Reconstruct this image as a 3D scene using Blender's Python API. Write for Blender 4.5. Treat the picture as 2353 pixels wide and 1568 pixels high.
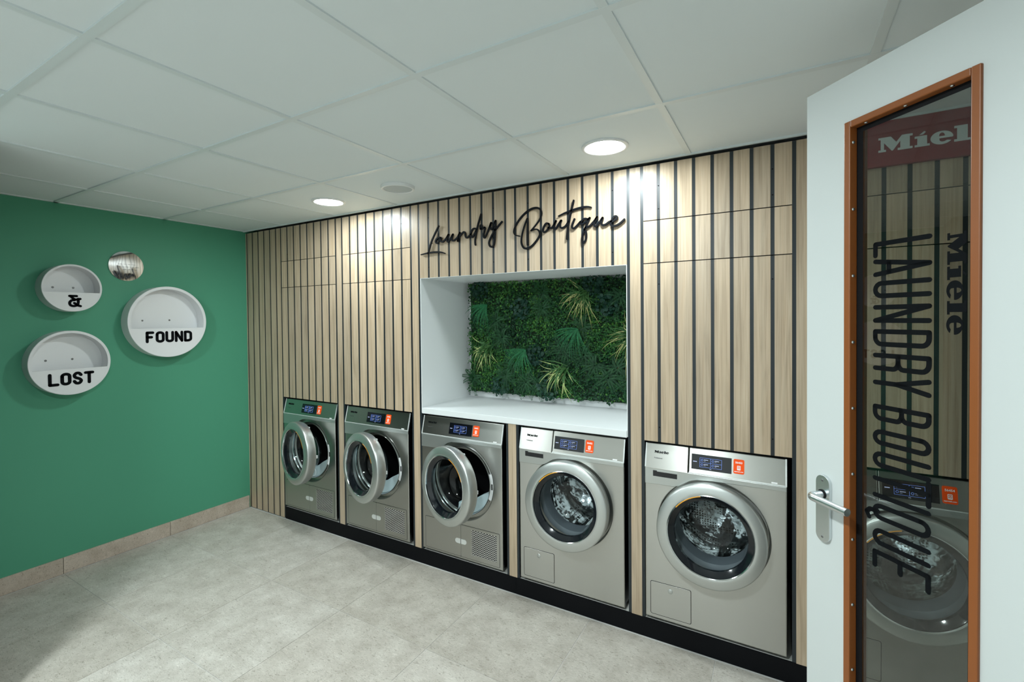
import bpy, bmesh, math, random
from mathutils import Vector, Matrix, noise
random.seed(7)
S = bpy.context.scene
for o in list(bpy.data.objects): bpy.data.objects.remove(o)
C = S.collection
R = math.radians
PI = math.pi

# ------------------------------------------------------------------ camera
cam = bpy.data.cameras.new('camera'); camo = bpy.data.objects.new('camera', cam); C.objects.link(camo)
FPX = 1086.635
cam.sensor_width = 36; cam.lens = FPX / 2353 * 36
cam.shift_x = 18.6977 / 2353; cam.shift_y = -34.0467 / 2353
cam.clip_start = .02
yaw, pit, rol = .5323, -.0156, -.0096
fw = Vector((-math.sin(yaw) * math.cos(pit), math.cos(yaw) * math.cos(pit), math.sin(pit)))
rt = Vector((math.cos(yaw), math.sin(yaw), 0)); up = rt.cross(fw)
r2 = rt * math.cos(rol) + up * math.sin(rol); u2 = -rt * math.sin(rol) + up * math.cos(rol)
m = Matrix((r2, u2, -fw)).transposed().to_4x4(); m.translation = (3.8841, -2.3335, 1.5703)
camo.matrix_world = m
S.camera = camo

# ------------------------------------------------------------------ world and exposure
w = bpy.data.worlds.new('world'); S.world = w; w.use_nodes = True
w.node_tree.nodes['Background'].inputs[0].default_value = (.75, .85, .85, 1)
w.node_tree.nodes['Background'].inputs[1].default_value = .35
vs = S.view_settings
vs.view_transform = 'Standard'; vs.look = 'None'; vs.gamma = 1; vs.use_curve_mapping = False
vs.exposure = 0.1
LAMP_COL = (.875, .985, 1.0)
LAMP_STRENGTH = 165.0; REAR_STRENGTH = 540.0

# ------------------------------------------------------------------ materials
MATS = {}
def new_mat(name):
    mt = bpy.data.materials.new(name); mt.use_nodes = True; MATS[name] = mt
    nt = mt.node_tree
    return mt, nt, nt.nodes['Principled BSDF']
def pmat(name, col, rough=.5, metal=0., spec=.5, emit=None, es=1., bump=None, coat=0.):
    mt, nt, b = new_mat(name)
    b.inputs['Base Color'].default_value = (*col, 1); b.inputs['Roughness'].default_value = rough
    b.inputs['Metallic'].default_value = metal; b.inputs['Specular IOR Level'].default_value = spec
    b.inputs['Coat Weight'].default_value = coat
    if emit:
        b.inputs['Emission Color'].default_value = (*emit, 1); b.inputs['Emission Strength'].default_value = es
    if bump:
        sc, st, dist = bump
        n = nt.nodes.new('ShaderNodeTexNoise'); n.inputs['Scale'].default_value = sc; n.inputs['Detail'].default_value = 3
        tc = nt.nodes.new('ShaderNodeNewGeometry'); nt.links.new(tc.outputs['Position'], n.inputs['Vector'])
        bp = nt.nodes.new('ShaderNodeBump'); bp.inputs['Strength'].default_value = st; bp.inputs['Distance'].default_value = dist
        nt.links.new(n.outputs['Fac'], bp.inputs['Height']); nt.links.new(bp.outputs['Normal'], b.inputs['Normal'])
    return mt
def ramp(nt, stops):
    r = nt.nodes.new('ShaderNodeValToRGB'); e = r.color_ramp.elements
    e[0].position, e[0].color = stops[0][0], (*stops[0][1], 1)
    e[1].position, e[1].color = stops[-1][0], (*stops[-1][1], 1)
    for p, c in stops[1:-1]:
        k = e.new(p); k.color = (*c, 1)
    return r
def mixc(nt, fac, a, b, mode='MIX'):
    n = nt.nodes.new('ShaderNodeMix'); n.data_type = 'RGBA'; n.blend_type = mode
    for sock, v in ((n.inputs[0], fac), (n.inputs[6], a), (n.inputs[7], b)):
        if hasattr(v, 'is_output'): nt.links.new(v, sock)
        elif isinstance(v, (int, float)): sock.default_value = v
        else: sock.default_value = (*v, 1)
    return n.outputs[2]

def wood_mat():
    mt, nt, b = new_mat('oak_slat'); L = nt.links.new
    geo = nt.nodes.new('ShaderNodeNewGeometry'); oi = nt.nodes.new('ShaderNodeObjectInfo')
    mp = nt.nodes.new('ShaderNodeMapping'); mp.inputs['Scale'].default_value = (110, 110, 2.2)
    add = nt.nodes.new('ShaderNodeVectorMath'); add.operation = 'ADD'
    mul = nt.nodes.new('ShaderNodeVectorMath'); mul.operation = 'SCALE'; mul.inputs['Scale'].default_value = 7.3
    comb = nt.nodes.new('ShaderNodeCombineXYZ')
    L(oi.outputs['Random'], comb.inputs[2]); L(comb.outputs[0], mul.inputs[0])
    L(geo.outputs['Position'], add.inputs[0]); L(mul.outputs[0], add.inputs[1]); L(add.outputs[0], mp.inputs['Vector'])
    n1 = nt.nodes.new('ShaderNodeTexNoise'); n1.inputs['Scale'].default_value = 1; n1.inputs['Detail'].default_value = 5; n1.inputs['Roughness'].default_value = .62; n1.inputs['Distortion'].default_value = .5
    L(mp.outputs[0], n1.inputs['Vector'])
    mp2 = nt.nodes.new('ShaderNodeMapping'); mp2.inputs['Scale'].default_value = (16, 16, 1.1); L(add.outputs[0], mp2.inputs['Vector'])
    n2 = nt.nodes.new('ShaderNodeTexNoise'); n2.inputs['Scale'].default_value = 1.3; n2.inputs['Detail'].default_value = 3; n2.inputs['Distortion'].default_value = 1.2
    L(mp2.outputs[0], n2.inputs['Vector'])
    r1 = ramp(nt, [(.28, (.405, .302, .205)), (.5, (.55, .430, .310)), (.74, (.64, .525, .400))]); L(n1.outputs['Fac'], r1.inputs['Fac'])
    r2_ = ramp(nt, [(.32, (.80, .79, .77)), (.55, (1, 1, 1)), (.75, (1.0, .965, .92))]); L(n2.outputs['Fac'], r2_.inputs['Fac'])
    c = mixc(nt, 1., r1.outputs['Color'], r2_.outputs['Color'], 'MULTIPLY')
    r3 = ramp(nt, [(0, (.86, .86, .85)), (1, (1.06, 1.04, 1.0))]); L(oi.outputs['Random'], r3.inputs['Fac'])
    c = mixc(nt, 1., c, r3.outputs['Color'], 'MULTIPLY')
    L(c, b.inputs['Base Color']); b.inputs['Roughness'].default_value = .34; b.inputs['Specular IOR Level'].default_value = .6
    bp = nt.nodes.new('ShaderNodeBump'); bp.inputs['Strength'].default_value = .12; bp.inputs['Distance'].default_value = .001
    L(n1.outputs['Fac'], bp.inputs['Height']); L(bp.outputs['Normal'], b.inputs['Normal'])
    return mt
def stone_mat(name, c0, c1, tint):
    mt, nt, b = new_mat(name); L = nt.links.new
    geo = nt.nodes.new('ShaderNodeNewGeometry'); oi = nt.nodes.new('ShaderNodeObjectInfo')
    off = nt.nodes.new('ShaderNodeVectorMath'); off.operation = 'SCALE'; off.inputs['Scale'].default_value = 9.1
    cb = nt.nodes.new('ShaderNodeCombineXYZ'); L(oi.outputs['Random'], cb.inputs[0]); L(oi.outputs['Random'], cb.inputs[2]); L(cb.outputs[0], off.inputs[0])
    add = nt.nodes.new('ShaderNodeVectorMath'); add.operation = 'ADD'; L(geo.outputs['Position'], add.inputs[0]); L(off.outputs[0], add.inputs[1])
    n1 = nt.nodes.new('ShaderNodeTexNoise'); n1.inputs['Scale'].default_value = 9; n1.inputs['Detail'].default_value = 8; n1.inputs['Roughness'].default_value = .65; L(add.outputs[0], n1.inputs['Vector'])
    r1 = ramp(nt, [(.32, c0), (.68, c1)]); L(n1.outputs['Fac'], r1.inputs['Fac'])
    # fine elongated flecks
    mp = nt.nodes.new('ShaderNodeMapping'); mp.inputs['Scale'].default_value = (60, 150, 90); mp.inputs['Rotation'].default_value = (0, 0, .35); L(add.outputs[0], mp.inputs['Vector'])
    n2 = nt.nodes.new('ShaderNodeTexNoise'); n2.inputs['Scale'].default_value = 1; n2.inputs['Detail'].default_value = 2; n2.inputs['Distortion'].default_value = 1.5; L(mp.outputs[0], n2.inputs['Vector'])
    r2_ = ramp(nt, [(.26, (.50, .48, .44)), (.40, (.92, .92, .91)), (.60, (1, 1, 1)), (.76, (1.2, 1.2, 1.2))]); L(n2.outputs['Fac'], r2_.inputs['Fac'])
    c = mixc(nt, 1., r1.outputs['Color'], r2_.outputs['Color'], 'MULTIPLY')
    n3 = nt.nodes.new('ShaderNodeTexVoronoi'); n3.inputs['Scale'].default_value = 38; n3.inputs['Randomness'].default_value = 1; L(add.outputs[0], n3.inputs['Vector'])
    r4 = ramp(nt, [(.0, (.35, .33, .30)), (.055, (.6, .58, .54)), (.085, (1, 1, 1))]); L(n3.outputs['Distance'], r4.inputs['Fac'])
    c = mixc(nt, .8, c, r4.outputs['Color'], 'MULTIPLY')
    r3 = ramp(nt, [(0, (.90, .88, .85)), (.5, (1, .985, .97)), (1, tint)]); L(oi.outputs['Random'], r3.inputs['Fac'])
    c = mixc(nt, 1., c, r3.outputs['Color'], 'MULTIPLY')
    L(c, b.inputs['Base Color']); b.inputs['Roughness'].default_value = .47; b.inputs['Specular IOR Level'].default_value = .4
    bp = nt.nodes.new('ShaderNodeBump'); bp.inputs['Strength'].default_value = .15; bp.inputs['Distance'].default_value = .002
    L(n2.outputs['Fac'], bp.inputs['Height']); L(bp.outputs['Normal'], b.inputs['Normal'])
    return mt
def steel_mat(name, col, rough, metal=1., stretch=(3, 3, 220), st=.05):
    mt, nt, b = new_mat(name); L = nt.links.new
    b.inputs['Base Color'].default_value = (*col, 1); b.inputs['Metallic'].default_value = metal; b.inputs['Roughness'].default_value = rough
    geo = nt.nodes.new('ShaderNodeNewGeometry'); mp = nt.nodes.new('ShaderNodeMapping'); mp.inputs['Scale'].default_value = stretch
    L(geo.outputs['Position'], mp.inputs['Vector'])
    n = nt.nodes.new('ShaderNodeTexNoise'); n.inputs['Scale'].default_value = 4; n.inputs['Detail'].default_value = 3; L(mp.outputs[0], n.inputs['Vector'])
    bp = nt.nodes.new('ShaderNodeBump'); bp.inputs['Strength'].default_value = st; bp.inputs['Distance'].default_value = .0006
    L(n.outputs['Fac'], bp.inputs['Height']); L(bp.outputs['Normal'], b.inputs['Normal'])
    if name == 'brushed_steel':
        b.inputs['Anisotropic'].default_value = .88; b.inputs['Anisotropic Rotation'].default_value = .25
        tg = nt.nodes.new('ShaderNodeTangent'); tg.direction_type = 'RADIAL'; tg.axis = 'Z'; L(tg.outputs[0], b.inputs['Tangent'])
    return mt
def thin_glass(name, tint, refl=1., rough=.0, bump=None, ior=1.5):
    mt = bpy.data.materials.new(name); mt.use_nodes = True; MATS[name] = mt; nt = mt.node_tree; L = nt.links.new
    nt.nodes.remove(nt.nodes['Principled BSDF']); out = nt.nodes['Material Output']
    tr = nt.nodes.new('ShaderNodeBsdfTransparent'); tr.inputs[0].default_value = (*tint, 1)
    gl = nt.nodes.new('ShaderNodeBsdfGlossy'); gl.inputs['Roughness'].default_value = rough; gl.inputs[0].default_value = (refl, refl, refl, 1)
    fr = nt.nodes.new('ShaderNodeFresnel'); fr.inputs[0].default_value = ior
    bf = nt.nodes.new('ShaderNodeNewGeometry'); io = nt.nodes.new('ShaderNodeMapRange'); io.inputs['To Min'].default_value = ior; io.inputs['To Max'].default_value = 1 / ior
    L(bf.outputs['Backfacing'], io.inputs['Value']); L(io.outputs[0], fr.inputs[0])
    mx = nt.nodes.new('ShaderNodeMixShader'); L(fr.outputs[0], mx.inputs[0]); L(tr.outputs[0], mx.inputs[1]); L(gl.outputs[0], mx.inputs[2]); L(mx.outputs[0], out.inputs[0])
    if bump:
        geo = nt.nodes.new('ShaderNodeNewGeometry'); n = nt.nodes.new('ShaderNodeTexNoise'); n.inputs['Scale'].default_value = bump[0]; L(geo.outputs['Position'], n.inputs['Vector'])
        bp = nt.nodes.new('ShaderNodeBump'); bp.inputs['Strength'].default_value = bump[1]; bp.inputs['Distance'].default_value = .01
        L(n.outputs['Fac'], bp.inputs['Height']); L(bp.outputs[0], gl.inputs['Normal']); L(bp.outputs[0], fr.inputs['Normal'])
    return mt
def leaf_mat(name, c0, c1):
    mt, nt, b = new_mat(name); L = nt.links.new
    geo = nt.nodes.new('ShaderNodeNewGeometry'); n = nt.nodes.new('ShaderNodeTexNoise'); n.inputs['Scale'].default_value = 45
    L(geo.outputs['Position'], n.inputs['Vector']); r = ramp(nt, [(.35, c0), (.65, c1)]); L(n.outputs['Fac'], r.inputs['Fac'])
    L(r.outputs['Color'], b.inputs['Base Color']); b.inputs['Roughness'].default_value = .5; b.inputs['Specular IOR Level'].default_value = .3
    return mt
def drum_mat():
    mt, nt, b = new_mat('drum_steel'); L = nt.links.new
    geo = nt.nodes.new('ShaderNodeNewGeometry'); v = nt.nodes.new('ShaderNodeTexVoronoi'); v.inputs['Scale'].default_value = 75; v.inputs['Randomness'].default_value = .2
    L(geo.outputs['Position'], v.inputs['Vector']); r = ramp(nt, [(.30, (.03, .03, .03)), (.36, (.66, .68, .69))]); L(v.outputs['Distance'], r.inputs['Fac'])
    pn = nt.nodes.new('ShaderNodeTexNoise'); pn.inputs['Scale'].default_value = 6; pn.inputs['Detail'].default_value = 0; L(geo.outputs['Position'], pn.inputs['Vector'])
    pr_ = ramp(nt, [(.53, (0, 0, 0)), (.55, (1, 1, 1))]); L(pn.outputs['Fac'], pr_.inputs['Fac'])
    L(mixc(nt, pr_.outputs['Color'], (.66, .68, .69), r.outputs['Color']), b.inputs['Base Color']); b.inputs['Metallic'].default_value = 1; b.inputs['Roughness'].default_value = .12
    n = nt.nodes.new('ShaderNodeTexNoise'); n.inputs['Scale'].default_value = 11; L(geo.outputs['Position'], n.inputs['Vector'])
    bp = nt.nodes.new('ShaderNodeBump'); bp.inputs['Strength'].default_value = .9; bp.inputs['Distance'].default_value = .02
    L(n.outputs['Fac'], bp.inputs['Height']); L(bp.outputs[0], b.inputs['Normal'])
    return mt

wood_mat()
stone_mat('floor_stone', (.42, .388, .345), (.575, .545, .50), (1.06, 1.06, 1.06))
stone_mat('skirting_stone', (.46, .385, .315), (.62, .54, .465), (1.03, 1.0, .98))
steel_mat('brushed_steel', (.50, .495, .465), .31)
steel_mat('satin_silver', (.56, .58, .565), .36, .88, (40, 40, 40), .02)
steel_mat('dark_side_steel', (.10, .10, .10), .35)
pmat('green_paint', (.080, .330, .205), .5, bump=(700, .06, .0006), spec=.35)
pmat('side_blocker_dark', (.055, .075, .068), .7, spec=.2)  # unseen side block, kept dark to cut bounce light into the left corner
pmat('white_paint', (.78, .80, .79), .55)
pmat('ceiling_tile_white', (.79, .85, .865), .75, bump=(900, .05, .0004), spec=.2)
pmat('ceiling_tee_white', (.73, .79, .80), .35, spec=.5)
pmat('white_laminate', (.82, .845, .85), .42)
pmat('door_white', (.56, .59, .582), .42)
pmat('white_plastic', (.82, .83, .84), .4)
pmat('black_board', (.012, .019, .024), .40, spec=.55)
pmat('black_plinth', (.0035, .004, .0055), .5, spec=.12)
pmat('grout', (.60, .59, .57), .9)
pmat('concrete_pale', (.55, .55, .51), .8, bump=(60, .3, .002))
pmat('acrylic_black', (.005, .006, .008), .5, spec=.12)
pmat('print_black', (.004, .005, .006), .8, spec=.08)
pmat('gloss_black', (.008, .010, .013), .10, spec=.55)
pmat('matte_black', (.004, .004, .005), .7, spec=.2)
pmat('rubber_grey', (.16, .18, .20), .5)
pmat('filter_plastic', (.45, .55, .58), .35)
pmat('sticker_orange', (1., .095, .008), .5, spec=.2)
pmat('sticker_white', (.9, .9, .9), .4)
pmat('screen_black', (.004, .005, .008), .12, spec=.6)
pmat('screen_blue', (.02, .03, .1), .3, emit=(.20, .36, 1.), es=.9)
pmat('screen_white', (.1, .1, .1), .3, emit=(.55, .66, 1.), es=.8)
pmat('accent_amber', (.95, .42, .03), .35)
pmat('sign_red', (.27, .012, .020), .45)
pmat('sign_letter', (.80, .86, .86), .45)
pmat('bead_wood', (.235, .068, .012), .42, bump=(90, .1, .001))
pmat('screw_metal', (.62, .66, .67), .25, 1.)
pmat('screw_dark', (.02, .02, .022), .4, .6)
pmat('screw_grey', (.20, .20, .20), .4, .8)
pmat('aluminium', (.70, .735, .75), .27, 1.)
pmat('lamp_diffuser', (.9, .9, .9), .5, emit=LAMP_COL, es=LAMP_STRENGTH)
pmat('rear_lamp_diffuser', (.9, .9, .9), .5, emit=LAMP_COL, es=REAR_STRENGTH)
pmat('lamp_trim', (.80, .82, .82), .4)
pmat('speaker_grille', (.52, .57, .58), .6)
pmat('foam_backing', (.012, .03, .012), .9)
pmat('trim_alu', (.80, .82, .81), .38, .55)
pmat('chrome', (.75, .77, .78), .12, 1.)
thin_glass('tinted_pane', (.66, .69, .67), 1., .0, None, 1.5)
thin_glass('bowl_glass', (.90, .95, .96), 1., .02, (7, .15), 1.42)
drum_mat()
leaf_mat('leaf_moss', (.014, .080, .026), (.046, .175, .040))
leaf_mat('leaf_bright', (.045, .18, .028), (.12, .30, .05))
leaf_mat('leaf_dark', (.006, .035, .018), (.016, .072, .030))
leaf_mat('leaf_fern', (.008, .052, .018), (.018, .095, .030))
leaf_mat('leaf_emerald', (.012, .13, .045), (.03, .23, .085))
leaf_mat('leaf_blue', (.006, .034, .022), (.018, .070, .046))
leaf_mat('blade_green', (.030, .11, .030), (.085, .20, .055))
leaf_mat('blade_pale', (.25, .34, .10), (.50, .55, .24))
leaf_mat('blade_yellow', (.30, .32, .10), (.55, .53, .24))
# flexible wavy mirror
_mt, _nt, _b = new_mat('wavy_mirror')
_b.inputs['Base Color'].default_value = (.80, .82, .82, 1); _b.inputs['Metallic'].default_value = 1; _b.inputs['Roughness'].default_value = .03
_g = _nt.nodes.new('ShaderNodeNewGeometry'); _n = _nt.nodes.new('ShaderNodeTexNoise'); _n.inputs['Scale'].default_value = 13; _n.inputs['Detail'].default_value = 0
_nt.links.new(_g.outputs['Position'], _n.inputs['Vector']); _bp = _nt.nodes.new('ShaderNodeBump'); _bp.inputs['Strength'].default_value = .1; _bp.inputs['Distance'].default_value = .003
_nt.links.new(_n.outputs['Fac'], _bp.inputs['Height']); _nt.links.new(_bp.outputs[0], _b.inputs['Normal'])

# ------------------------------------------------------------------ mesh helpers
def tagp(o, label=None, cat=None, group=None, kind=None):
    if label: o['label'] = label
    if cat: o['category'] = cat
    if group: o['group'] = group
    if kind: o['kind'] = kind
    return o
def obj(name, data, mat=None, parent=None, smooth=False, loc=None, rot=None, bevel=0.):
    if isinstance(data, bmesh.types.BMesh):
        me = bpy.data.meshes.new(name); bmesh.ops.recalc_face_normals(data, faces=data.faces) if data.faces else None
        data.to_mesh(me); data.free()
    else: me = data
    if mat and not me.materials:
        for k in (mat if isinstance(mat, (list, tuple)) else [mat]): me.materials.append(MATS[k])
    if smooth:
        for p in me.polygons: p.use_smooth = True
        if smooth != 'all':
            me.set_sharp_from_angle(angle=R(38))
    o = bpy.data.objects.new(name, me); C.objects.link(o)
    if parent: o.parent = parent
    if loc: o.location = loc
    if rot: o.rotation_euler = rot
    if bevel:
        md = o.modifiers.new('bevel', 'BEVEL'); md.width = bevel; md.segments = 2; md.limit_method = 'ANGLE'; md.angle_limit = R(50)
    return o
def empty(name, loc=(0, 0, 0), rz=0.):
    o = bpy.data.objects.new(name, None); C.objects.link(o); o.location = loc; o.rotation_euler = (0, 0, rz); o.empty_display_size = .05
    return o
def B(): return bmesh.new()
def box(bm, x0, x1, y0, y1, z0, z1):
    v = [bm.verts.new(p) for p in ((x0, y0, z0), (x1, y0, z0), (x1, y1, z0), (x0, y1, z0), (x0, y0, z1), (x1, y0, z1), (x1, y1, z1), (x0, y1, z1))]
    for f in ((3, 2, 1, 0), (4, 5, 6, 7), (0, 1, 5, 4), (1, 2, 6, 5), (2, 3, 7, 6), (3, 0, 4, 7)): bm.faces.new([v[i] for i in f])
    return bm
def boxm(*a): return box(B(), *a)
def prism(bm, pts, y0, y1):            # polygon in XZ extruded along Y
    a = [bm.verts.new((x, y0, z)) for x, z in pts]; b = [bm.verts.new((x, y1, z)) for x, z in pts]
    n = len(pts)
    bm.faces.new(a); bm.faces.new(b[::-1])
    for i in range(n): bm.faces.new((a[i], b[i], b[(i + 1) % n], a[(i + 1) % n]))
    return bm
def lathe(bm, prof, seg=64, closed=False, a0=0., a1=2 * PI):   # profile (r, y) spun around Y
    full = abs(a1 - a0 - 2 * PI) < 1e-6
    n = seg if full else seg + 1
    rings = []
    for r, y in prof:
        if r < 1e-6: rings.append([bm.verts.new((0, y, 0))]); continue
        rings.append([bm.verts.new((r * math.cos(a0 + (a1 - a0) * k / seg), y, r * math.sin(a0 + (a1 - a0) * k / seg))) for k in range(n)])
    pairs = list(zip(rings, rings[1:])) + ([(rings[-1], rings[0])] if closed else [])
    for A_, B_ in pairs:
        for k in range(seg):
            k2 = (k + 1) % n
            if len(A_) == 1 and len(B_) == 1: continue
            if len(A_) == 1: bm.faces.new((A_[0], B_[k], B_[k2]))
            elif len(B_) == 1: bm.faces.new((A_[k], B_[0], A_[k2]))
            else: bm.faces.new((A_[k], B_[k], B_[k2], A_[k2]))
    return bm
def latheZ(prof, seg=48, closed=False):                        # profile (r, z) spun around Z
    bm = lathe(B(), [(r, z) for r, z in prof], seg, closed)
    bmesh.ops.rotate(bm, verts=bm.verts, cent=(0, 0, 0), matrix=Matrix.Rotation(R(90), 3, 'X'))
    return bm
def tube(bm, pts, rad, seg=12, caps=True):
    pts = [Vector(p) for p in pts]; rings = []
    rads = rad if isinstance(rad, (list, tuple)) else [rad] * len(pts)
    ref = None
    for i, p in enumerate(pts):
        t = (pts[min(i + 1, len(pts) - 1)] - pts[max(i - 1, 0)]).normalized()
        if ref is None: ref = Vector((0, 0, 1)) if abs(t.z) < .9 else Vector((1, 0, 0))
        a = t.cross(ref).normalized(); b = a.cross(t).normalized(); ref = b
        rings.append([bm.verts.new(p + (a * math.cos(2 * PI * k / seg) + b * math.sin(2 * PI * k / seg)) * rads[i]) for k in range(seg)])
    for A_, B_ in zip(rings, rings[1:]):
        for k in range(seg): bm.faces.new((A_[k], A_[(k + 1) % seg], B_[(k + 1) % seg], B_[k]))
    if caps: bm.faces.new(rings[0][::-1]); bm.faces.new(rings[-1])
    return bm
def rrect(x0, x1, z0, z1, r, n=5):
    P = []
    for cx, cz, a in ((x1 - r, z1 - r, 0), (x0 + r, z1 - r, 90), (x0 + r, z0 + r, 180), (x1 - r, z0 + r, 270)):
        for k in range(n + 1): P.append((cx + r * math.cos(R(a + 90 * k / n)), cz + r * math.sin(R(a + 90 * k / n))))
    return P
def circ(cx, cz, r, n=64, rz=None): return [(cx + r * math.cos(2 * PI * k / n), cz + (rz or r) * math.sin(2 * PI * k / n)) for k in range(n)]
def shape(name, contours, y0, y1, bev=0.):
    """filled 2D shape (even-odd holes) in XZ, thickness from y0 to y1 -> mesh"""
    cu = bpy.data.curves.new(name, 'CURVE'); cu.dimensions = '2D'; cu.fill_mode = 'BOTH'
    th = (y1 - y0) / 2; cu.extrude = max(th - bev, 0); cu.bevel_depth = bev; cu.bevel_resolution = 2; cu.offset = -bev
    for P in contours:
        s = cu.splines.new('POLY'); s.points.add(len(P) - 1); s.use_cyclic_u = True
        for q, (x, z) in zip(s.points, P): q.co = (x, z, 0, 1)
    o = bpy.data.objects.new(name, cu); C.objects.link(o)
    dg = bpy.context.evaluated_depsgraph_get(); dg.update()
    me = bpy.data.meshes.new_from_object(o.evaluated_get(dg)); bpy.data.objects.remove(o); bpy.data.curves.remove(cu)
    me.transform(Matrix.Rotation(R(90), 4, 'X')); me.transform(Matrix.Translation((0, (y0 + y1) / 2, 0)))
    me.name = name
    return me
_fc = {}
def textmesh(s, size, depth=.0004, align='LEFT'):
    """small print in the built-in face, in XZ facing -Y"""
    key = (s, size, align)
    if key in _fc: return _fc[key]
    cu = bpy.data.curves.new('t', 'FONT'); cu.body = s; cu.size = size; cu.extrude = depth / 2; cu.align_x = align; cu.resolution_u = 2; cu.offset = size * .028
    o = bpy.data.objects.new('t', cu); C.objects.link(o)
    dg = bpy.context.evaluated_depsgraph_get(); dg.update()
    me = bpy.data.meshes.new_from_object(o.evaluated_get(dg)); bpy.data.objects.remove(o)
    me.transform(Matrix.Rotation(R(90), 4, 'X')); _fc[key] = me
    return me
def smooth_path(P, n=6):
    if len(P) < 3: return P
    out = []
    for i in range(len(P) - 1):
        p0 = P[max(i - 1, 0)]; p1 = P[i]; p2 = P[i + 1]; p3 = P[min(i + 2, len(P) - 1)]
        for k in range(n):
            t = k / n
            out.append(tuple(.5 * (2 * b + (c - a) * t + (2 * a - 5 * b + 4 * c - d) * t * t + (-a + 3 * b - 3 * c + d) * t ** 3) for a, b, c, d in zip(p0, p1, p2, p3)))
    out.append(P[-1]); return out
def ribbon(bm, P, wid, y0, y1, caps=5):
    """stroke in XZ with round ends, thickness y0..y1; sharp corners split the stroke"""
    if not isinstance(wid, list): P = [p for i, p in enumerate(P) if i == 0 or math.hypot(p[0] - P[i - 1][0], p[1] - P[i - 1][1]) > 1e-6]
    for i in range(1, len(P) - 1):
        e1 = (P[i][0] - P[i - 1][0], P[i][1] - P[i - 1][1]); e2 = (P[i + 1][0] - P[i][0], P[i + 1][1] - P[i][1])
        if e1[0] * e2[0] + e1[1] * e2[1] < .76 * math.hypot(*e1) * math.hypot(*e2):
            w1 = wid[:i + 1] if isinstance(wid, list) else wid; w2 = wid[i:] if isinstance(wid, list) else wid
            ribbon(bm, P[:i + 1], w1, y0, y1, caps); ribbon(bm, P[i:], w2, y0, y1, caps); return bm
    n = len(P); Lp = []; Rp = []
    ws = wid if isinstance(wid, (list, tuple)) else [wid] * n
    for i in range(n):
        a = P[max(i - 1, 0)]; b = P[min(i + 1, n - 1)]
        dx, dz = b[0] - a[0], b[1] - a[1]; l = math.hypot(dx, dz) or 1; nx, nz = -dz / l, dx / l
        if 0 < i < n - 1:      # mitre
            e1 = (P[i][0] - a[0], P[i][1] - a[1]); l1 = math.hypot(*e1) or 1
            k = max(.45, abs((e1[0] * dx + e1[1] * dz) / (l1 * l))); k = 1 / k
            k = min(k, 1.5)
        else: k = 1
        h = ws[i] / 2 * k
        Lp.append((P[i][0] + nx * h, P[i][1] + nz * h)); Rp.append((P[i][0] - nx * h, P[i][1] - nz * h))
    def cap(c, s, e, w):
        a0 = math.atan2(s[1] - c[1], s[0] - c[0]); return [(c[0] + w / 2 * math.cos(a0 - PI * k / (caps + 1)), c[1] + w / 2 * math.sin(a0 - PI * k / (caps + 1))) for k in range(1, caps + 1)]
    f = lambda pts, y: [bm.verts.new((x, y, z)) for x, z in pts]
    lf, rf, lb, rb = f(Lp, y0), f(Rp, y0), f(Lp, y1), f(Rp, y1)
    for i in range(n - 1):
        bm.faces.new((lf[i], rf[i], rf[i + 1], lf[i + 1])); bm.faces.new((lb[i], lb[i + 1], rb[i + 1], rb[i]))
        bm.faces.new((lf[i], lf[i + 1], lb[i + 1], lb[i])); bm.faces.new((rf[i], rb[i], rb[i + 1], rf[i + 1]))
    for (c, l_f, r_f, l_b, r_b, Lq, Rq, w_) in ((P[-1], lf[-1], rf[-1], lb[-1], rb[-1], Lp[-1], Rp[-1], ws[-1]), (P[0], rf[0], lf[0], rb[0], lb[0], Rp[0], Lp[0], ws[0])):
        cp = cap(c, Lq, Rq, w_); cf = f(cp, y0); cb_ = f(cp, y1)
        bm.faces.new([l_f] + cf + [r_f]); bm.faces.new([r_b] + cb_[::-1] + [l_b])
        ch_f = [l_f] + cf + [r_f]; ch_b = [l_b] + cb_ + [r_b]
        for k in range(len(ch_f) - 1): bm.faces.new((ch_f[k], ch_b[k], ch_b[k + 1], ch_f[k + 1]))
    return bm

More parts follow.
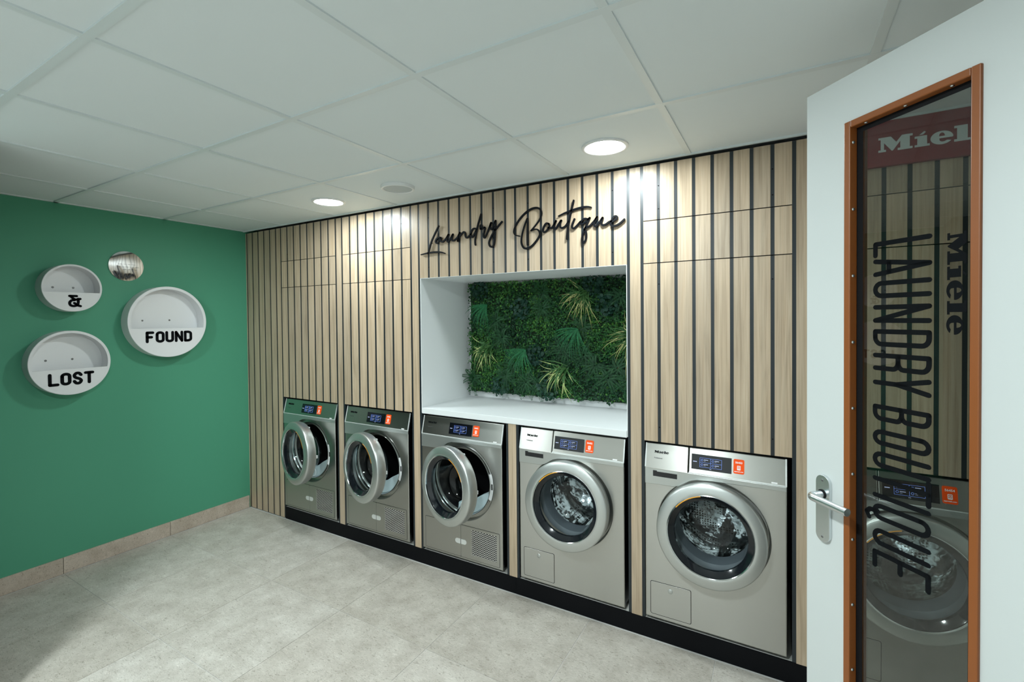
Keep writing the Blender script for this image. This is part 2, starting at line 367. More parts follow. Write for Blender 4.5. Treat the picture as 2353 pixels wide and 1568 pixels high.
# ------------------------------------------------------------------ glyphs
def arcpts(cx, cy, rx, ry, a0, a1, n=8): return [(cx + rx * math.cos(R(a0 + (a1 - a0) * k / n)), cy + ry * math.sin(R(a0 + (a1 - a0) * k / n))) for k in range(n + 1)]
def glyph(ch, q):
    """stroke skeleton in a unit box; q = corner radius in height units for full-width rounds"""
    if ch == 'L': return [[(0, 1), (0, 0), (1, 0)]]
    if ch == 'A': return [[(0, 0), (.5, 1), (1, 0)], [(.18, .27), (.82, .27)]]
    if ch == 'U': return [[(0, 1), (0, q)] + arcpts(.5, q, .5, q, 180, 360) + [(1, 1)]]
    if ch == 'N': return [[(0, 0), (0, 1), (1, 0), (1, 1)]]
    if ch == 'D': return [[(.45, 0), (0, 0), (0, 1), (.45, 1)] + arcpts(.45, 1 - q, .55, q, 90, 0, 5) + arcpts(.45, q, .55, q, 0, -90, 5)]
    if ch == 'R': return [[(0, 0), (0, 1), (.45, 1)] + arcpts(.45, 1 - q, .55, q, 90, 0, 5) + arcpts(.45, .45 + q * .8, .55, q * .8, 0, -90, 5) + [(0, .45)], [(.5, .45)] + arcpts(.5, .45 - q * .8, .5, q * .8, 90, 0, 5) + [(1, 0)]]
    if ch == 'Y': return [[(0, 1), (.5, .42), (1, 1)], [(.5, .42), (.5, 0)]]
    if ch == 'B': return [[(0, .5), (0, 1), (.45, 1)] + arcpts(.45, 1 - q, .5, q, 90, 0, 5) + arcpts(.45, .52 + q * .8, .5, q * .8, 0, -90, 5) + [(.1, .52)], [(.45, .52)] + arcpts(.45, .52 - q * .8, .55, q * .8, 90, 0, 5) + arcpts(.45, q, .55, q, 0, -90, 5) + [(0, 0), (0, .5)]]
    if ch == 'O': return [arcpts(.5, 1 - q, .5, q, 180, 0) + arcpts(.5, q, .5, q, 0, -180) + [(0, 1 - q)]]
    if ch == 'Q': return glyph('O', q) + [[(.5, .06), (.55, -.10), (.85, -.17), (1.25, -.12)]]
    if ch == 'T': return [[(0, 1), (1, 1)], [(.5, 1), (.5, 0)]]
    if ch == 'I': return [[(0, 0), (0, 1)]]
    if ch == 'E': return [[(1, 1), (0, 1), (0, 0), (1, 0)], [(0, .5), (.8, .5)]]
    if ch == 'F': return [[(0, 0), (0, 1), (.9, 1)], [(0, .5), (.7, .5)]]
    if ch == 'S': return [smooth_path([(.95, .82), (.7, 1), (.3, 1), (.04, .8), (.2, .58), (.75, .42), (.97, .22), (.72, 0), (.3, 0), (.03, .2)], 4)]
    if ch == '&': return [[(.66, 1), (.02, 1)], smooth_path([(.12, .98), (.30, .78), (.50, .62), (.20, .56), (.02, .34), (.10, .08), (.42, .0), (.72, .14), (.80, .40), (.80, .72)], 4), [(.42, .62), (.98, .72)], [(.72, .08), (1.0, .0)], [(.45, .30), (.55, .22)]]
def miele_contours(h):
    M = [(0, 0), (.42, 0), (.42, .14), (.31, .14), (.31, .62), (.74, .02), (.80, .02), (1.20, .62), (1.20, .14), (1.06, .14), (1.06, 0), (1.85, 0), (1.85, .14), (1.70, .14), (1.70, .86), (1.85, .86), (1.85, 1), (1.28, 1), (.98, .58), (.68, 1), (0, 1), (0, .86), (.13, .86), (.13, .14), (0, .14)]
    i1 = [(0, 0), (.78, 0), (.78, .14), (.64, .14), (.64, .72), (0, .72), (0, .58), (.14, .58), (.14, .14), (0, .14)]; i2 = [(.24, .80), (.44, .80), (.58, .95), (.50, 1.02)]
    e1 = arcpts(.57, .40, .57, .44, 2, 326, 40) + [(.84, .20), (.70, .13), (.56, .13), (.46, .20), (.44, .36), (1.12, .365)]; e2 = arcpts(.58, .50, .15, .24, 0, 180, 12)
    l = [(0, 0), (.79, 0), (.79, .14), (.65, .14), (.65, 1.02), (0, 1.02), (0, .88), (.14, .88), (.14, .14), (0, .14)]
    sh = lambda P, dx: [((x + dx) * h, z * h) for x, z in P]
    return [[sh(M, 0)], [sh(i1, 1.96), sh(i2, 1.96)], [sh(e1, 2.78), sh(e2, 2.78)], [sh(l, 3.97)], [sh(e1, 4.80), sh(e2, 4.80)]]

# ================================================================== SETTING
XR, YF, H = 4.69, -3.30, 2.3175
YB = .78                                  # true back wall, behind machines and niche
# floor: grout bed with tiles as pieces
fl = obj('floor', boxm(-.1, XR + .1, YF - .1, YB, -.06, -.0018), 'grout'); tagp(fl, kind='structure')
xs = [.02 + .6 * i for i in range(9)]; ys = [-.01 - .6 * j for j in range(7)]
tile_me = {}
for i in range(8):
    for j in range(6):
        x0, x1 = xs[i] + .0014, min(xs[i + 1], XR) - .0014; y1, y0 = ys[j] - .0014, max(ys[j + 1], YF) + .0014
        key = (round(x1 - x0, 4), round(y1 - y0, 4))
        if key not in tile_me:
            t = obj('tile', boxm(0, key[0], 0, key[1], -.012, 0), 'floor_stone', fl, bevel=0); tile_me[key] = t.data
        else: t = obj('tile', tile_me[key], None, fl)
        t.location = (x0, y0, 0)
# walls
wl = obj('wall_left', boxm(-.12, 0, YF - .1, YB, -.06, H + .25), 'green_paint'); tagp(wl, kind='structure')
wb = obj('wall_back', boxm(-.12, XR + .12, YB, YB + .1, -.06, H + .25), 'black_board'); tagp(wb, kind='structure')
wf = obj('wall_front', boxm(-.12, XR + .12, YF - .12, YF, -.06, H + .25), 'white_paint'); tagp(wf, kind='structure')
bm = B(); box(bm, 0, 1.09, YF, -1.735, 0, H + .2)  # side wall out of view, placed to cast the shadow edge on the floor
box(bm, 0, .42, -1.736, -1.615, 0, H + .2)  # unseen step added only to deepen the shade in the left corner
ws_ = obj('wall_side_blocker', bm, 'side_blocker_dark'); tagp(ws_, kind='structure')
bm = B(); DY0, DY1 = -2.62, -1.66
box(bm, XR, XR + .12, DY1, YB, -.06, H + .25); box(bm, XR, XR + .12, YF - .1, DY0, -.06, H + .25); box(bm, XR, XR + .12, DY0, DY1, 2.18, H + .25)
wr = obj('wall_right', bm, 'white_paint'); tagp(wr, kind='structure')
bm = B(); box(bm, 4.58, XR + .12, DY1 - .04, DY1 + .06, 0, 2.2); box(bm, 4.60, XR + .12, DY0 - .06, DY0 + .04, 0, 2.2); box(bm, 4.60, XR + .12, DY0 - .06, DY1 + .06, 2.16, 2.22)
tr = obj('trim_1', bm, 'door_white'); tagp(tr, kind='structure')
# skirting pieces along the green wall
bb = empty('baseboard_left'); tagp(bb, kind='structure')
bl = boxm(0, .011, 0, .597, 0, .101); bl_me = None
for k, (y0, y1) in enumerate(((-.609, -.012), (-1.209, -.612), (-1.614, -1.212))):
    p_ = obj('skirting_tile', boxm(.0005, .011, 0, y1 - y0, .0005, .101), 'skirting_stone', bb, loc=(0, y0, 0))
bl.free()
# ceiling: slab, tees, tiles
ce = obj('ceiling', boxm(-.1, XR + .1, YF - .1, YB, H + .03, H + .25), 'white_paint'); tagp(ce, kind='structure')
gx = [0.0] + [.513 + .6 * i for i in range(7)] + [XR]; gy = [-.012] + [-.6063 - .6 * j for j in range(5)] + [YF]
gx.insert(1, None); gx.remove(None)
ct = {}
for i in range(len(gx) - 1):
    for j in range(len(gy) - 1):
        x0, x1 = gx[i] + .004, gx[i + 1] - .004; y1, y0 = gy[j] - .004, gy[j + 1] + .004
        key = (round(x1 - x0, 4), round(y1 - y0, 4))
        if key not in ct: t = obj('ceiling_tile', boxm(0, key[0], 0, key[1], 0, .016), 'ceiling_tile_white', ce); ct[key] = t.data
        else: t = obj('ceiling_tile', ct[key], None, ce)
        t.location = (x0, y0, H + .0055)
for x in gx[1:-1]: obj('ceiling_tee', boxm(-.012, .012, YF, -.012, 0, .0085), 'ceiling_tee_white', ce, loc=(x, 0, H + .0005))
for y in gy[1:-1]: obj('ceiling_tee', boxm(0, XR, -.012, .012, 0, .0085), 'ceiling_tee_white', ce, loc=(0, y, H))
obj('edge_trim', boxm(0, .02, YF, -.012, 0, .0085), 'ceiling_tee_white', ce, loc=(0, 0, H))
obj('edge_trim', boxm(0, XR, -.022, -.0105, -.003, .006), 'ceiling_tee_white', ce, loc=(0, 0, H))

# ================================================================== LAMPS AND CEILING FITTINGS
def downlight(x, y, label, dm='lamp_diffuser'):
    r = empty('ceiling_light', (x, y, H)); tagp(r, label, 'ceiling light', 'round recessed ceiling lights')
    obj('trim_ring', latheZ([(.082, .004), (.083, -.0006), (.088, -.0030), (.097, -.0028), (.101, -.0004), (.101, .005), (.082, .005)], 64, True), 'lamp_trim', r, True)
    obj('diffuser', latheZ([(0, -.0016), (.05, -.0014), (.083, -.0004), (.083, .003), (0, .003)], 64), dm, r, True)
    return r
downlight(1.413, -.306, 'lit round ceiling light above the two left dryers')
downlight(3.213, -.306, 'lit round ceiling light above the right end of the niche')
downlight(1.413, -2.106, 'lit round ceiling light beside the side wall, behind the viewer', 'rear_lamp_diffuser')
downlight(3.213, -2.106, 'lit round ceiling light behind the viewer near the open door', 'rear_lamp_diffuser')
r = empty('ceiling_speaker', (2.013, -.322, H)); tagp(r, 'unlit pale round ceiling disc between the two lights', 'ceiling speaker')
obj('rim', latheZ([(.080, .005), (.080, -.010), (.086, -.013), (.092, -.011), (.094, .005)], 48, True), 'lamp_trim', r, True)
obj('grille', latheZ([(0, -.009), (.05, -.0085), (.082, -.007), (.082, .004), (0, .004)], 48), 'speaker_grille', r, True)

# ================================================================== SLATTED OAK CLADDING
GW = .0075                                # half groove
TOP = 2.304
slat_me = {}
def slat(parent, x0, x1, z0, z1, name='slat'):
    key = (round(x1 - x0, 4), round(z1 - z0, 4))
    if key not in slat_me:
        o = obj(name, boxm(0, key[0], 0, .0016, 0, key[1]), 'oak_slat', parent); slat_me[key] = o.data
    else:
        o = obj(name, slat_me[key], None, parent)
    o.location = (x0, 0, z0); return o
screw_me = None
def screw(parent, x, z):
    global screw_me
    if screw_me is None:
        o = obj('screw', lathe(B(), [(0, -.0012), (.0022, -.001), (.0034, .0002)], 10), 'matte_black', parent, True); screw_me = o.data
    else: o = obj('screw', screw_me, None, parent)
    o.location = (x, .0018, z)
def slat_panel(x0, x1, z0, z1, n, label, group, screws=()):
    """groove centres x0..x1; n slats between them"""
    r = empty('slatted_panel'); r.parent = wb
    obj('backing_board', boxm(x0 + GW + .0006, x1 - GW - .0006, .0018, .020, z0, z1), 'black_board', r)
    p_ = (x1 - x0) / n
    for k in range(n): slat(r, x0 + k * p_ + GW, x0 + (k + 1) * p_ - GW, z0, z1)
    for k, z in screws: screw(r, x0 + k * p_, z)
    return r
def post(a, b, z0, z1, label, c0=None, depth=.70, ztop=TOP):
    r = empty('slatted_post'); r.parent = wb
    obj('carcass', boxm(a - GW, b + GW, .0018, depth, z0 if c0 is None else c0, ztop), 'black_board', r)
    slat(r, a + GW, b - GW, z0, z1)
    return r
# left end panel, down to the floor
lp = empty('slatted_panel'); lp.parent = wb
lg = [.0171, .0947, .1733, .2508, .3296, .4079]
obj('backing_board', boxm(.0005, .4079 - GW - .0006, .0018, .020, .004, TOP), 'black_board', lp)
slat(lp, .0005, lg[0] - GW, .004, TOP)
for a, b in zip(lg, lg[1:]): slat(lp, a + GW, b - GW, .004, TOP)
for x, z in ((.4079 - .079 * 4, 2.2), (.4079 - .079 * 4, 1.2), (.3296, 2.2), (.3296, .35)): screw(lp, x, z)
BAY = [(.4718, 1.1064), (1.1719, 1.8182), (1.8845, 2.5244), (2.5903, 3.2281), (3.2947, 3.927), (3.99, 4.612)]
PZ = .0942
post(.4079, .4718, .004, TOP, 'narrow oak post left of the leftmost dryer, standing on the floor', .004)
post(1.1064, 1.1719, PZ, TOP, 'narrow oak post between the first and second dryer from the left')
post(1.8182, 1.8845, PZ, TOP, 'narrow oak post left of the niche with plants')
post(2.5244, 2.5903, PZ, .969, 'short oak post under the worktop between dryer and washer', ztop=.969)
post(3.2281, 3.2947, PZ, TOP, 'narrow oak post right of the niche with plants')
post(3.927, 3.99, PZ, TOP, 'narrow oak post beside the edge of the white door')
post(4.612, 4.675, PZ, TOP, 'narrow oak post at the far right behind the door leaf')
names = {0: 'above the leftmost dryer', 1: 'above the second dryer from the left', 4: 'above the washer beside the white door', 5: 'behind the glass of the door'}
for k in (0, 1, 4, 5):
    a, b = BAY[k]
    if k == 5:
        slat_panel(a, b, 2.039, 2.142, 8, 'short slatted oak strip under the red sign, ' + names[k], 'top slatted panels')
    else:
        slat_panel(a, b, 2.0395, TOP, 8, 'topmost slatted oak panel ' + names[k], 'top slatted panels', [(1, 2.20), (7, 2.20), (1, 2.09), (7, 2.09)])
    slat_panel(a, b, 1.8340, 2.0355, 8, 'slatted oak hatch ' + names[k], 'slatted hatches')
    slat_panel(a, b, .9695, 1.8300, 8, 'tall slatted oak panel ' + names[k], 'tall slatted panels', [(1, 1.73), (7, 1.73), (1, 1.04), (7, 1.04)])
# header above the niche, one panel with a narrow middle slat
hp = empty('slatted_panel'); hp.parent = wb
obj('backing_board', boxm(BAY[2][0] + GW + .0006, BAY[3][1] - GW - .0006, .0018, .020, 1.8335, TOP), 'black_board', hp)
for a, b in (BAY[2], BAY[3]):
    q = (b - a) / 8
    for k in range(8): slat(hp, a + k * q + GW, a + (k + 1) * q - GW, 1.8335, TOP)
slat(hp, BAY[2][1] + GW, BAY[3][0] - GW, 1.8335, TOP)
for k in (1, 7):
    for a, b in (BAY[2], BAY[3]):
        for z in (2.21, 1.90): screw(hp, a + (b - a) / 8 * k, z)
# plinth and pedestal
bp1 = obj('plinth_board', boxm(.4790, 2.5735, -.001, .005, 0.0005, .094), 'black_plinth'); tagp(bp1, 'long black plinth board under the dryers', 'plinth', 'black plinth boards')
bp2 = obj('plinth_board', boxm(2.5750, XR - .001, -.001, .005, 0.0005, .094), 'black_plinth'); tagp(bp2, 'black plinth board under the washers on the right', 'plinth', 'black plinth boards')
pd = obj('machine_pedestal', boxm(.4795, XR - .001, .0055, .70, 0.0005, .0935), 'concrete_pale'); tagp(pd, 'pale concrete base behind the black plinth carrying the machines', 'pedestal')

# ================================================================== NICHE
NX0, NX1, NYB, NZ0, NZ1 = 1.8975, 3.2204, .545, 1.0062, 1.8325
nr = empty('niche_lining'); tagp(nr, 'white laminate lining of the recessed niche', 'niche')
obj('side_panel', boxm(NX0 - .0045, NX0, .0, NYB, .975, NZ1), 'white_laminate', nr)
obj('side_panel', boxm(NX1 - .0035, NX1, .0, NYB, .975, NZ1), 'white_laminate', nr)
obj('top_panel', boxm(NX0, NX1 - .0035, .0305, NYB, NZ1 + .0, NZ1 + .012), 'white_laminate', nr)
obj('top_edge', boxm(NX0, NX1 - .0035, .0, .0305, NZ1 - .0012, NZ1 + .0008), 'white_laminate', nr)
obj('back_panel', boxm(NX0 - .0045, NX1, NYB, NYB + .012, .975, NZ1 + .012), 'white_laminate', nr)
wt = obj('worktop', boxm(NX0 + .0005, NX1 - .004, -.004, NYB - .0005, .9712, NZ0), 'white_laminate', bevel=.0015); tagp(wt, 'white laminate worktop in the niche over two machines', 'worktop')

# ------------------------------------------------------------------ living wall
lw = empty('vertical_garden', (0, 0, 0)); tagp(lw, 'dense green panel of mixed artificial plants at the back of the niche', 'vertical garden')
PX0, PX1, PZ0_, PZ1_ = 1.917, 3.210, 1.028, 1.827
PYB = NYB - .001
obj('backing_board', boxm(PX0 + .012, PX1 - .012, PYB - .028, PYB, PZ0_ + .02, PZ1_ - .012), 'foam_backing', lw)
def depth_at(x, z): return PYB - .03 - .045 * (.5 + .5 * noise.noise(Vector((x * 7, z * 7, 3.1)))) - .018 * noise.noise(Vector((x * 23, z * 23, 1)))
bm = B(); rnd = random.Random(3); matidx = []
for k in range(27000):
    x = rnd.uniform(PX0, PX1); z = rnd.uniform(PZ0_, PZ1_)
    # ragged border
    if x < PX0 + .02 + .02 * noise.noise(Vector((z * 17, 0, 5))) and rnd.random() < .5: continue
    if z < PZ0_ + .022 + .022 * noise.noise(Vector((x * 15, 2, 0))): continue
    y = depth_at(x, z) + rnd.uniform(-.012, .03)
    patch = noise.noise(Vector((x * 4.2, z * 4.2, 9.7))); p2 = noise.noise(Vector((x * 9, z * 9, 2.2)))
    if patch > .12: mi = 1 if rnd.random() < (.34 if p2 > 0 else .16) else 0
    elif patch < -.2: mi = 2 if rnd.random() < .75 else (0 if rnd.random() < .8 else 1)
    else: mi = 0 if rnd.random() < .62 else (2 if rnd.random() < .8 else 1)
    s = rnd.uniform(.0036, .0082)
    nrm = Vector((rnd.gauss(0, .6), -1, rnd.gauss(.35, .6))).normalized(); t = nrm.orthogonal(); t.rotate(Matrix.Rotation(rnd.uniform(0, 6.28), 3, nrm)); b_ = nrm.cross(t)
    c = Vector((x, min(y, PYB - .004), z))
    v = [bm.verts.new(c + t * s), bm.verts.new(c + b_ * s * .62 + nrm * s * .15), bm.verts.new(c - t * s), bm.verts.new(c - b_ * s * .62 + nrm * s * .15)]
    f = bm.faces.new(v); f.material_index = mi
me = bpy.data.meshes.new('moss_foliage'); bm.to_mesh(me); bm.free()
mo = obj('moss_foliage', me, ['leaf_moss', 'leaf_bright', 'leaf_dark'], lw); tagp(mo, kind='stuff')
def leafquad(bm, c, d, n, l, w_):
    """pointed leaf from c along d with face normal n"""
    s = d.cross(n).normalized() * w_
    v = [bm.verts.new(c), bm.verts.new(c + d * l * .45 + s), bm.verts.new(c + d * l), bm.verts.new(c + d * l * .45 - s)]
    return bm.faces.new(v)
def arch(c, ang, l, out, droop, n):
    """curved stem from c; ang in the XZ plane, bulging towards the room (-y)"""
    P = []
    for k in range(n + 1):
        t = k / n
        x = math.cos(ang) * l * t; z = math.sin(ang) * l * t - droop * l * t * t; y = -out * math.sin(PI * min(t * .75 + .08, 1))
        P.append(c + Vector((x, y, z)))
    return P
def inside(P): return Vector((min(max(P.x, PX0 - .022), PX1 - .004), min(P.y, PYB - .006), min(max(P.z, PZ0_ + .002), PZ1_ + .006)))
def fern(cx, cz, n, l, seed, mat='leaf_fern', pairs=15, lw_=.0045, ll=.020, spread=(-PI, PI), out=.035, droop=.35, name='fern', y=None):
    rn = random.Random(seed); bm = B(); c = Vector((cx, (y or PYB - .062), cz))
    for k in range(n):
        ang = spread[0] + (spread[1] - spread[0]) * (k + rn.uniform(.2, .8)) / n; L_ = l * rn.uniform(.75, 1.1)
        P = arch(c, ang, L_, out * rn.uniform(.7, 1.3), droop, pairs + 2)
        for i in range(1, len(P) - 1):
            t = i / (len(P) - 1); d = (P[i + 1] - P[i]).normalized(); nr_ = Vector((0, -1, .25)).normalized(); sd = d.cross(nr_).normalized()
            ln = ll * (1 - .75 * t ** 1.5) * (.55 + .45 * min(1, t * 5))
            for s in (1, -1):
                dd = (sd * s + d * .38 + Vector((0, .15, -.05))).normalized(); q = inside(P[i])
                leafquad(bm, q, dd, nr_, ln, lw_ * (1 - .5 * t))
    o = obj(name, bm, mat, lw); return o
FERN = [(2.5299, 1.7495), (2.5287, 1.6379), (2.1693, 1.5561), (2.2197, 1.4424), (2.688, 1.3543), (2.8113, 1.3405), (2.4018, 1.1439), (2.4973, 1.1376), (2.8825, 1.2747), (3.0263, 1.2642), (2.8126, 1.518), (1.975, 1.1497), (2.246, 1.185), (2.9693, 1.2026), (2.6566, 1.3946), (3.10, 1.20), (2.30, 1.25), (3.05, 1.70)]
for k, (x, z) in enumerate(FERN): fern(x, z, 8, .135, 20 + k, pairs=18, lw_=.0032, ll=.022)
for k, (x, z) in enumerate([(2.105, 1.6725), (2.4041, 1.3649), (2.7761, 1.5065)]):
    fern(x, z, 24, .17, 60 + k, 'leaf_emerald', 26, .0036, .0065, (-3.3, -.9) if k else (-3.2, -1.2), .055, .20, 'sword_fern', PYB - .075)
def grass(cx, cz, n, l, seed, spread, pale, wmul=1.):
    rn = random.Random(seed); bm = B(); c0 = Vector((cx, PYB - .065, cz))
    for k in range(n):
        c = c0 + Vector((rn.gauss(0, .012), rn.uniform(-.02, .01), rn.gauss(0, .012)))
        ang = rn.gauss((spread[0] + spread[1]) / 2, (spread[1] - spread[0]) / 3.4); L_ = l * rn.uniform(.35, 1.12); m_ = 10
        bend = rn.gauss(0, .55); dr_ = rn.uniform(.05, .5); out = rn.uniform(.25, 1.0) * .085
        P = []; q = c.copy(); a = ang
        for i in range(m_ + 1):
            t = i / m_; P.append(inside(q + Vector((0, -out * math.sin(PI * min(.1 + t * .8, 1)), -dr_ * L_ * t * t * .6)))); a = ang + bend * t
            q += Vector((math.cos(a), 0, math.sin(a))) * (L_ / m_)
        mi = 0 if rn.random() < .5 else 1; wd = rn.uniform(.0013, .0027) * wmul; prev = None
        for i in range(m_ + 1):
            t = i / m_; d = P[min(i + 1, m_)] - P[max(i - 1, 0)]; d = d.normalized() if d.length > 1e-6 else Vector((1, 0, 0))
            sd = d.cross(Vector((rn.uniform(-.1, .1), -1, .3))).normalized() * wd * (1 - .96 * t ** 2.5)
            cur = (bm.verts.new(P[i] + sd), bm.verts.new(P[i] - sd + Vector((0, .0006, 0))))
            if prev:
                f = bm.faces.new((prev[0], prev[1], cur[1], cur[0])); f.material_index = mi if t > .42 else 0
            prev = cur
    me_ = bpy.data.meshes.new('grass_tuft'); bm.to_mesh(me_); bm.free()
    return obj('grass_tuft', me_, ['blade_green', pale], lw)
grass(2.830, 1.725, 75, .19, 5, (-3.9, -1.0), 'blade_yellow'); grass(3.14, 1.47, 75, .20, 6, (-4.2, -1.5), 'blade_yellow')
grass(2.690, 1.250, 52, .19, 7, (-3.7, -.8), 'blade_pale', 1.7); grass(2.120, 1.375, 48, .17, 8, (-3.6, -.9), 'blade_pale', 1.5)
def roundleaf(cx, cz, n, rad, seed):
    rn = random.Random(seed); bm = B()
    for k in range(n):
        a = rn.uniform(0, 2 * PI); q = rad * math.sqrt(rn.random()); c = inside(Vector((cx + q * math.cos(a), PYB - .06 - rn.uniform(0, .035), cz + q * math.sin(a))))
        nr_ = Vector((rn.gauss(0, .5), -1, rn.gauss(.4, .5))).normalized(); t = nr_.orthogonal(); t.rotate(Matrix.Rotation(rn.uniform(0, 6.28), 3, nr_)); b_ = nr_.cross(t); s = rn.uniform(.006, .011)
        bm.faces.new([bm.verts.new(c + t * s * math.cos(2 * PI * i / 8) + b_ * s * .8 * math.sin(2 * PI * i / 8)) for i in range(8)])
    return obj('round_leaf_cluster', bm, 'leaf_blue', lw)
for k, (x, z) in enumerate([(2.035, 1.7732), (2.3651, 1.6349), (2.4654, 1.33), (2.1938, 1.1061), (2.8784, 1.7794), (2.9664, 1.6514), (2.5568, 1.1033)]): roundleaf(x, z, 80, .07, 40 + k)

# ================================================================== MACHINES
ZB = .112; FY = -.008; MW = .595
ALPHA = math.atan2(.028, .113); P0 = (0, -.002, .733)
ZC = .474; XC = .2975
def on_panel(o): o.location = P0; o.rotation_euler = (-ALPHA, 0, 0); return o
def screen_lines():
    bm = B(); y0, y1 = -.0024, -.0019
    X0, X1, Z0, Z1, xm, zm = .036, .128, .0125, .0535, .082, .033
    for P in ([(X0, Z0), (X1, Z0), (X1, Z1), (X0, Z1), (X0, Z0)], [(X0, zm), (X1, zm)], [(xm, Z0), (xm, Z1)]):
        for a, b in zip(P, P[1:]): ribbon(bm, [a, b], .0010, y0, y1, 1)
    for cx in (X0, xm):
        for cz in (Z0, zm):
            ribbon(bm, arcpts(cx + .0095, cz + .0105, .0042, .0042, 0, 330, 10), .0013, y0, y1, 1)
    return bm
def screen_text():
    bm = B(); y0, y1 = -.0024, -.0019
    for cx in (.036, .082):
        for cz in (.0125, .033):
            for x_ in (.018, .0225, .027, .0315): ribbon(bm, [(cx + x_, cz + .0125), (cx + x_ + .0028, cz + .0125)], .0026, y0, y1, 1)
            for x_ in (.018, .022): ribbon(bm, [(cx + x_, cz + .0070), (cx + x_ + .002, cz + .0070)], .0014, y0, y1, 1)
    for x_ in (.008, .012, .016, .020): ribbon(bm, [(x_, .034), (x_ + .0022, .034)], .0036, y0, y1, 1)
    for x_ in (.079, .083): ribbon(bm, [(x_, .0065), (x_ + .002, .0065)], .002, y0, y1, 1)
    return bm
def front_parts(r, washer, number):
    # carcass
    bm = B(); box(bm, .003, .012, .018, .60, .012, .735); box(bm, MW - .012, MW - .003, .018, .60, .012, .735); box(bm, .003, .012, .060, .60, .735, .835); box(bm, MW - .012, MW - .003, .060, .60, .735, .835); box(bm, .012, MW - .012, .59, .60, .012, .835); box(bm, .004, MW - .004, .016, .60, .004, .012); box(bm, .003, MW - .003, .056, .60, .835, .846)
    obj('casing', bm, 'dark_side_steel', r)
    for fx in (.05, MW - .05):
        for fy in (.06, .54): obj('foot', latheZ([(0, -.018), (.020, -.018), (.018, -.008), (.010, -.006), (.010, .005), (0, .005)], 16), 'rubber_grey', r, True, (fx, fy, 0))
    # pressed front plate with a round opening
    obj('front_plate', shape('front_plate', [rrect(0, MW, 0, .7325, .003, 2), circ(XC, ZC, .2365, 72)], 0, .018, .0045), 'brushed_steel', r, True)
    obj('fascia', prism(B(), [(.0005, .732), (.0005, .6525), (.130, .6545), (.158, .662), (.182, .678), (.205, .694), (.235, .7035), (.300, .7085), (MW - .0005, .7105), (MW - .0005, .732)], -.0036, .010), 'satin_silver', r, bevel=.0022)
    # dish around the door
    obj('door_recess', lathe(B(), [(.2385, -.0005), (.2362, .0045), (.2345, .016), (.232, .032), (.19, .034)], 72), 'brushed_steel', r, True, (XC, 0, ZC))
    # slanted control panel
    if washer:
        on_panel(obj('control_panel', boxm(.2005, MW, 0, .030, .0006, .1155), 'brushed_steel', r, bevel=.0035))
        on_panel(obj('detergent_drawer', boxm(0, .1985, -.0012, .030, -.0065, .1155), 'brushed_steel', r, bevel=.0035))
        sl = obj('drawer_grip', boxm(.039, .150, -.0040, .006, .693, .7205), 'gloss_black', r); obj('grip_lip', boxm(.058, .150, -.0052, .0, .7165, .7225), 'satin_silver', sl)
    else:
        on_panel(obj('control_panel', boxm(0, MW, 0, .030, .0006, .1155), 'brushed_steel', r, bevel=.0035))
    for nm_, a_ in (('panel_trim', (-.0006, .0060, -.0016, .006, -.0010, .1150)), ('panel_trim', (MW - .0060, MW + .0006, -.0016, .006, -.0010, .1150)), ('panel_trim', (.2010 if washer else .0062, MW - .0062, -.0016, .006, -.0010, .0040))):
        on_panel(obj(nm_, boxm(*a_), 'trim_alu', r, bevel=.0012))
    # display with print
    dx = .2125
    d = on_panel(obj('display', shape('display', [[(dx, .021), (dx + .169, .021), (dx + .169, .089), (dx, .089)]], -.0018, .002), 'screen_black', r))
    a = obj('screen_frames', screen_lines(), 'screen_blue', d); a.location = (dx, 0, .021); a['kind'] = 'stuff'
    a = obj('screen_text', screen_text(), 'screen_white', d); a.location = (dx, 0, .021); a['kind'] = 'stuff'
    sx = .389
    s = on_panel(obj('code_sticker', shape('code_sticker', [rrect(sx, sx + .0435, .0255, .0885, .006, 4)], -.0016, .001), 'sticker_orange', r)); tagp(s, 'orange sticker with code ' + number)
    obj('sticker_number', textmesh(number, .0115, align='CENTER'), 'sticker_white', s, loc=(sx + .0218, -.0017, .0700))
    ic = [rrect(sx + .0148, sx + .0288, .0415, .0605, .002, 2), rrect(sx + .0170, sx + .0266, .0465, .0580, .0008, 1)]
    q = obj('sticker_icon', shape('sticker_icon', ic, -.0024, -.0016), 'sticker_white', s); 
    q2 = obj('sticker_icon', shape('sticker_icon', [circ(sx + .0218, .0520, .0040, 16), circ(sx + .0218, .0520, .0022, 12)], -.0024, -.0016), 'sticker_white', s)
    obj('sticker_address', textmesh('appwash.com', .0066, align='CENTER'), 'sticker_white', s, loc=(sx + .0218, -.0017, .0330))
    on_panel(obj('rating_label', boxm(.537, .560, -.0012, .001, .0060, .0120), 'sticker_white', r))
    # maker's lettering
    lg_ = on_panel(empty_part('maker_logo', r))
    for c_ in miele_contours(.0112):
        obj('letter', shape('letter', c_, -.0020 - (.0012 if washer else 0), .0), 'print_black', lg_, loc=(.043, 0, .0705))
    pr = on_panel(obj('series_print', textmesh('Professional', .0078), 'screw_grey', r)); pr.location = (P0[0] + .043, P0[1] - (.0031 if washer else .0010) + math.sin(ALPHA) * .0455, P0[2] + math.cos(ALPHA) * .0455)
    return r
def empty_part(name, parent):
    o = bpy.data.objects.new(name, None); C.objects.link(o); o.parent = parent; o.empty_display_size = .02; return o
RING = [(.221, .004), (.2295, -.015), (.2308, -.052), (.2300, -.0585), (.2275, -.0620), (.2230, -.0642), (.2100, -.0678), (.1950, -.0702), (.1850, -.0712), (.1815, -.0702), (.1790, -.0670), (.1775, -.058), (.1775, .0), (.200, .006)]
